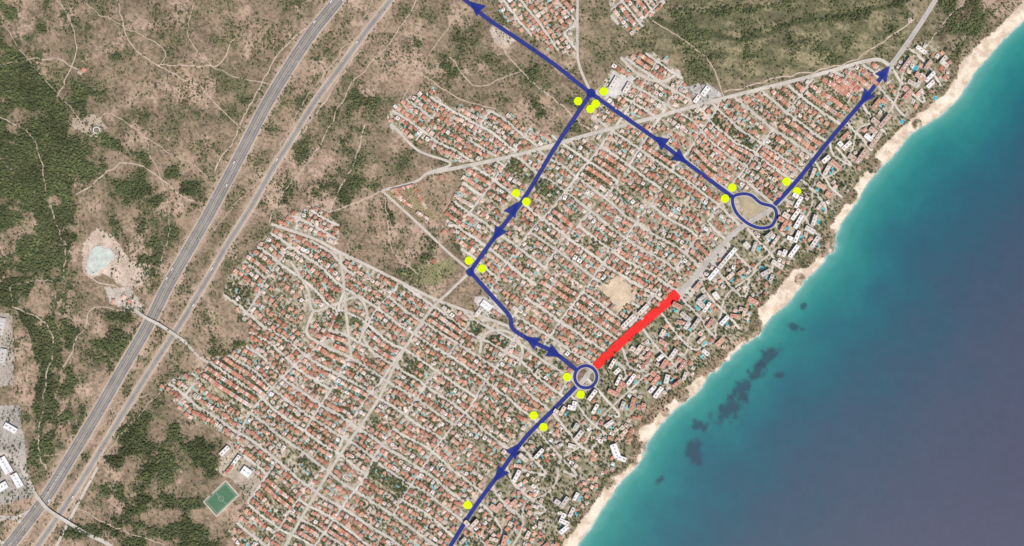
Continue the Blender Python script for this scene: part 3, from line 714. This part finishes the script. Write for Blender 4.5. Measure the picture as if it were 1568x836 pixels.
# ---------- sea ----------
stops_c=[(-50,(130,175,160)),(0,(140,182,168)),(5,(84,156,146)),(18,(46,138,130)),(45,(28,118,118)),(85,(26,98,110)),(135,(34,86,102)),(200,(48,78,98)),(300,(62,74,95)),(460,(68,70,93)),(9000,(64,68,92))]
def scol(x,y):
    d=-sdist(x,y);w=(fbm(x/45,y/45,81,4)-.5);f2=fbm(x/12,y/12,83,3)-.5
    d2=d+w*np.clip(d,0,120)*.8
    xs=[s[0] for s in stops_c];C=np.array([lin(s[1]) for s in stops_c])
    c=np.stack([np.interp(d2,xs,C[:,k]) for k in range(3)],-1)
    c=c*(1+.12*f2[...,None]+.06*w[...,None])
    for (cx,cy,rx,ry,t) in [(1178,545,24,12,-40),(1160,570,20,13,-50),(1138,592,26,14,-40),(1118,625,28,15,-35),(1072,652,15,9,10),(1062,692,12,24,-10),(1215,500,14,6,20),(1195,575,9,5,0),(1230,470,8,4,-40),(1010,735,10,5,-40)]:
        tr=math.radians(t);dx,dy=x-cx,y-cy;u=(dx*math.cos(tr)+dy*math.sin(tr))/rx;v=(-dx*math.sin(tr)+dy*math.cos(tr))/ry
        q=1-sst(.5,1.2,np.hypot(u,v)+1.7*(fbm(x/8,y/8,87,4)-.5));c=mixc(c,lin((38,64,82)),q*.8)
    return c
def sfoam(x,y): return -sdist(x,y)
m,nt,bs=mat('sea_water');g=N(nt,'ShaderNodeNewGeometry');pos=g.outputs['Position'];A1=N(nt,'ShaderNodeAttribute',attribute_name='Col').outputs['Color'];A2=N(nt,'ShaderNodeAttribute',attribute_name='wild').outputs['Fac']
c=vscale(nt,A1,mrange(nt,noise(nt,.05,6,.7,pos),.3,.7,.95,1.05))
fo=math_(nt,'MULTIPLY',mrange(nt,A2,.4,1.8,1,0),mrange(nt,noise(nt,.05,5,.7,pos),.42,.6,0,1))
mx=N(nt,'ShaderNodeMix',data_type='RGBA');nt.links.new(math_(nt,'MULTIPLY',fo,.7),mx.inputs[0]);nt.links.new(c,mx.inputs[6]);mx.inputs[7].default_value=(.6,.62,.6,1)
nt.links.new(mx.outputs[2],bs.inputs['Base Color']);bs.inputs['Roughness'].default_value=.45;bs.inputs['Specular IOR Level'].default_value=.2
bp=N(nt,'ShaderNodeBump');bp.inputs['Strength'].default_value=.25;bp.inputs['Distance'].default_value=.5;nt.links.new(noise(nt,.12,6,.6,pos),bp.inputs['Height']);nt.links.new(bp.outputs[0],bs.inputs['Normal'])
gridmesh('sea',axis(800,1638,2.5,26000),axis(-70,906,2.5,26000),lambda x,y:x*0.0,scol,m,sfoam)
# ---------- route overlays laid on the roads ----------
one=(1,1,1);RZ=1.9
routes=[r_a,r_b,r_c,[(882,592),(845,630),(805,670),(765,725),(725,780),(690,836),(650,900)],[(1186,314),(1222,275),(1270,215),(1325,150),(1354,112)],circ,oval]
for i,pl in enumerate(routes):
    b=MB();ribbon(b,smooth(pl,3),3.2 if i<5 else 2.4,RZ+.06*i,one,cross=3);b.build('bus_route_line',M_blue)
for x,y,d in arrows:
    t=math.radians(d);dx,dy=math.cos(t),math.sin(t);nx,ny=-dy,dx
    pts=[(x+dx*13,y+dy*13),(x-dx*11+nx*11,y-dy*11+ny*11),(x-dx*9,y-dy*9),(x-dx*11-nx*11,y-dy*11-ny*11)]
    b=MB();zz=max(float(hz(p[0],p[1])) for p in pts)+RZ+.6
    b.add([(X(p[0]),Y(p[1]),zz) for p in pts],[(0,1,2),(0,2,3)],one);b.build('direction_arrow',M_blue)
for (jx,jy,jr) in [(720,417,6.2),(905,143,7)]:
    b=MB();zz=float(hz(jx,jy))+RZ+.7;b.add([(X(jx)+jr*S*math.cos(t),Y(jy)+jr*S*math.sin(t),zz) for t in np.linspace(0,2*math.pi,20,endpoint=False)],[tuple(range(20))],one);b.build('route_junction_marker',M_blue)
for x,y in stops:
    b=MB();zz=float(hz(x,y))+RZ+1.2;r=6.4*S
    top=[(X(x)+r*math.cos(t)*(1+.05*math.cos(6*t)),Y(y)+r*math.sin(t),zz) for t in np.linspace(0,2*math.pi,28,endpoint=False)]
    b.add(top,[tuple(range(28))],one);b.add(top+[(p[0],p[1],zz-.4) for p in top],[(i,(i+1)%28,28+(i+1)%28,28+i) for i in range(28)],one);b.build('bus_stop_marker',M_yel)
rp=smooth([(911,562),(945,530),(975,503),(1010,473),(1038,449)],3);b=MB()
P=np.array(rp);n=len(P);T=np.gradient(P,axis=0);T/=np.linalg.norm(T,axis=1)[:,None];Nn=np.stack([-T[:,1],T[:,0]],1)
vs=[];zr=float(hz(P[:,0],P[:,1]).max())+RZ+1
for i in range(n):
    for s in (-1,1):
        w=6.6+(1.2*random.random()**3)+(1.8 if i in (9,10,22,23,33) and s>0 else 0)
        if i>=n-5: w=8.5+1.5*random.random()
        if i==n-1: w=6
        if i==0: w=4
        q=P[i]+Nn[i]*w*s;vs.append((X(q[0]),Y(q[1]),zr))
b.add(vs,[(2*i,2*i+1,2*i+3,2*i+2) for i in range(n-1)],one);b.build('closed_road_section',M_red)
# ---------- vehicles ----------
def carmesh(name,L,W,H,col,truck=False):
    b=MB()
    if truck:
        quadbox(b,-1.2,0,0,W,L-3,.9,H,col,col);quadbox(b,L/2-1,0,0,W*.96,2,.6,H*.8,lin((200,60,50)),lin((200,60,50)))
    else:
        quadbox(b,0,0,0,W,L,.35,.85,col,col)
        vs=[(-L*.38,-W*.45,.86),(L*.22,-W*.45,.86),(L*.22,W*.45,.86),(-L*.38,W*.45,.86),(-L*.28,-W*.38,H),(L*.05,-W*.38,H),(L*.05,W*.38,H),(-L*.28,W*.38,H)]
        b.add(vs,[(0,1,5,4),(1,2,6,5),(2,3,7,6),(3,0,4,7)],glass);b.add(vs,[(4,5,6,7)],col)
    for sx in (-.32,.32):
        for sy in (-1,1):
            cx,cy,r=L*sx,sy*W*.48,.34;ws=[(cx+r*math.cos(t),cy,.34+r*math.sin(t)) for t in np.linspace(0,2*math.pi,10,endpoint=False)];w2=[(p[0],p[1]+sy*.12,p[2]) for p in ws]
            b.add(ws+w2,[(i,(i+1)%10,10+(i+1)%10,10+i) for i in range(10)],(.02,.02,.02));b.add(w2,[tuple(range(10))],(.02,.02,.02))
    o=b.build(name,M_build);me=o.data;bpy.data.objects.remove(o);return me
cars=[carmesh('car',4.4,1.8,1.45,lin(c)) for c in [(240,240,238),(60,60,65),(150,152,155),(170,40,35),(235,235,235),(50,70,120)]];tr=carmesh('truck',14,2.5,3.8,lin((240,240,240)),True)
def place(path,offs,n,z):
    for _ in range(n):
        i=random.randrange(15,len(path)-16);p=np.array(path[i]);q=np.array(path[i+1]);d=(q-p)/np.linalg.norm(q-p);o=random.choice(offs);c=p+np.array([-d[1],d[0]])*o
        t=random.random()<.2;ob=bpy.data.objects.new('truck' if t else 'car',tr if t else random.choice(cars));ob.location=(X(c[0]),Y(c[1]),float(hz(c[0],c[1]))+z)
        ob.rotation_euler=(0,0,math.atan2(-d[1],d[0])+(math.pi if o>0 else 0));bpy.context.collection.objects.link(ob)
place(mw,[-6.8,-3.2,3.2,6.8],40,1.1);place(tk,[-1.9,1.9],18,1.1)
# ---------- light, camera ----------
el=math.radians(56);az=math.radians(150)
d=Vector((math.cos(el)*math.sin(az),math.cos(el)*math.cos(az),math.sin(el)))
L=bpy.data.lights.new('sun','SUN');L.energy=4.3;L.angle=math.radians(.5);L.color=(1,.96,.9)
lo=bpy.data.objects.new('sun',L);lo.rotation_euler=d.to_track_quat('Z','Y').to_euler();lo.location=(0,0,500);bpy.context.collection.objects.link(lo)
sc=bpy.context.scene;w=bpy.data.worlds.new('World');sc.world=w;w.use_nodes=True;nt=w.node_tree;bg=nt.nodes['Background']
sky=nt.nodes.new('ShaderNodeTexSky');sky.sky_type='NISHITA';sky.sun_disc=False;sky.sun_elevation=el;sky.sun_rotation=az;nt.links.new(sky.outputs[0],bg.inputs[0]);bg.inputs[1].default_value=.14
sc.view_settings.view_transform='Standard';sc.view_settings.look='None';sc.view_settings.exposure=0
cam=bpy.data.cameras.new('camera');Hc=5200.0;cam.sensor_width=36;cam.lens=36*(Hc-8)/(1568*S);cam.clip_start=10;cam.clip_end=120000
co=bpy.data.objects.new('camera',cam);co.location=(0,0,Hc);bpy.context.collection.objects.link(co);sc.camera=co
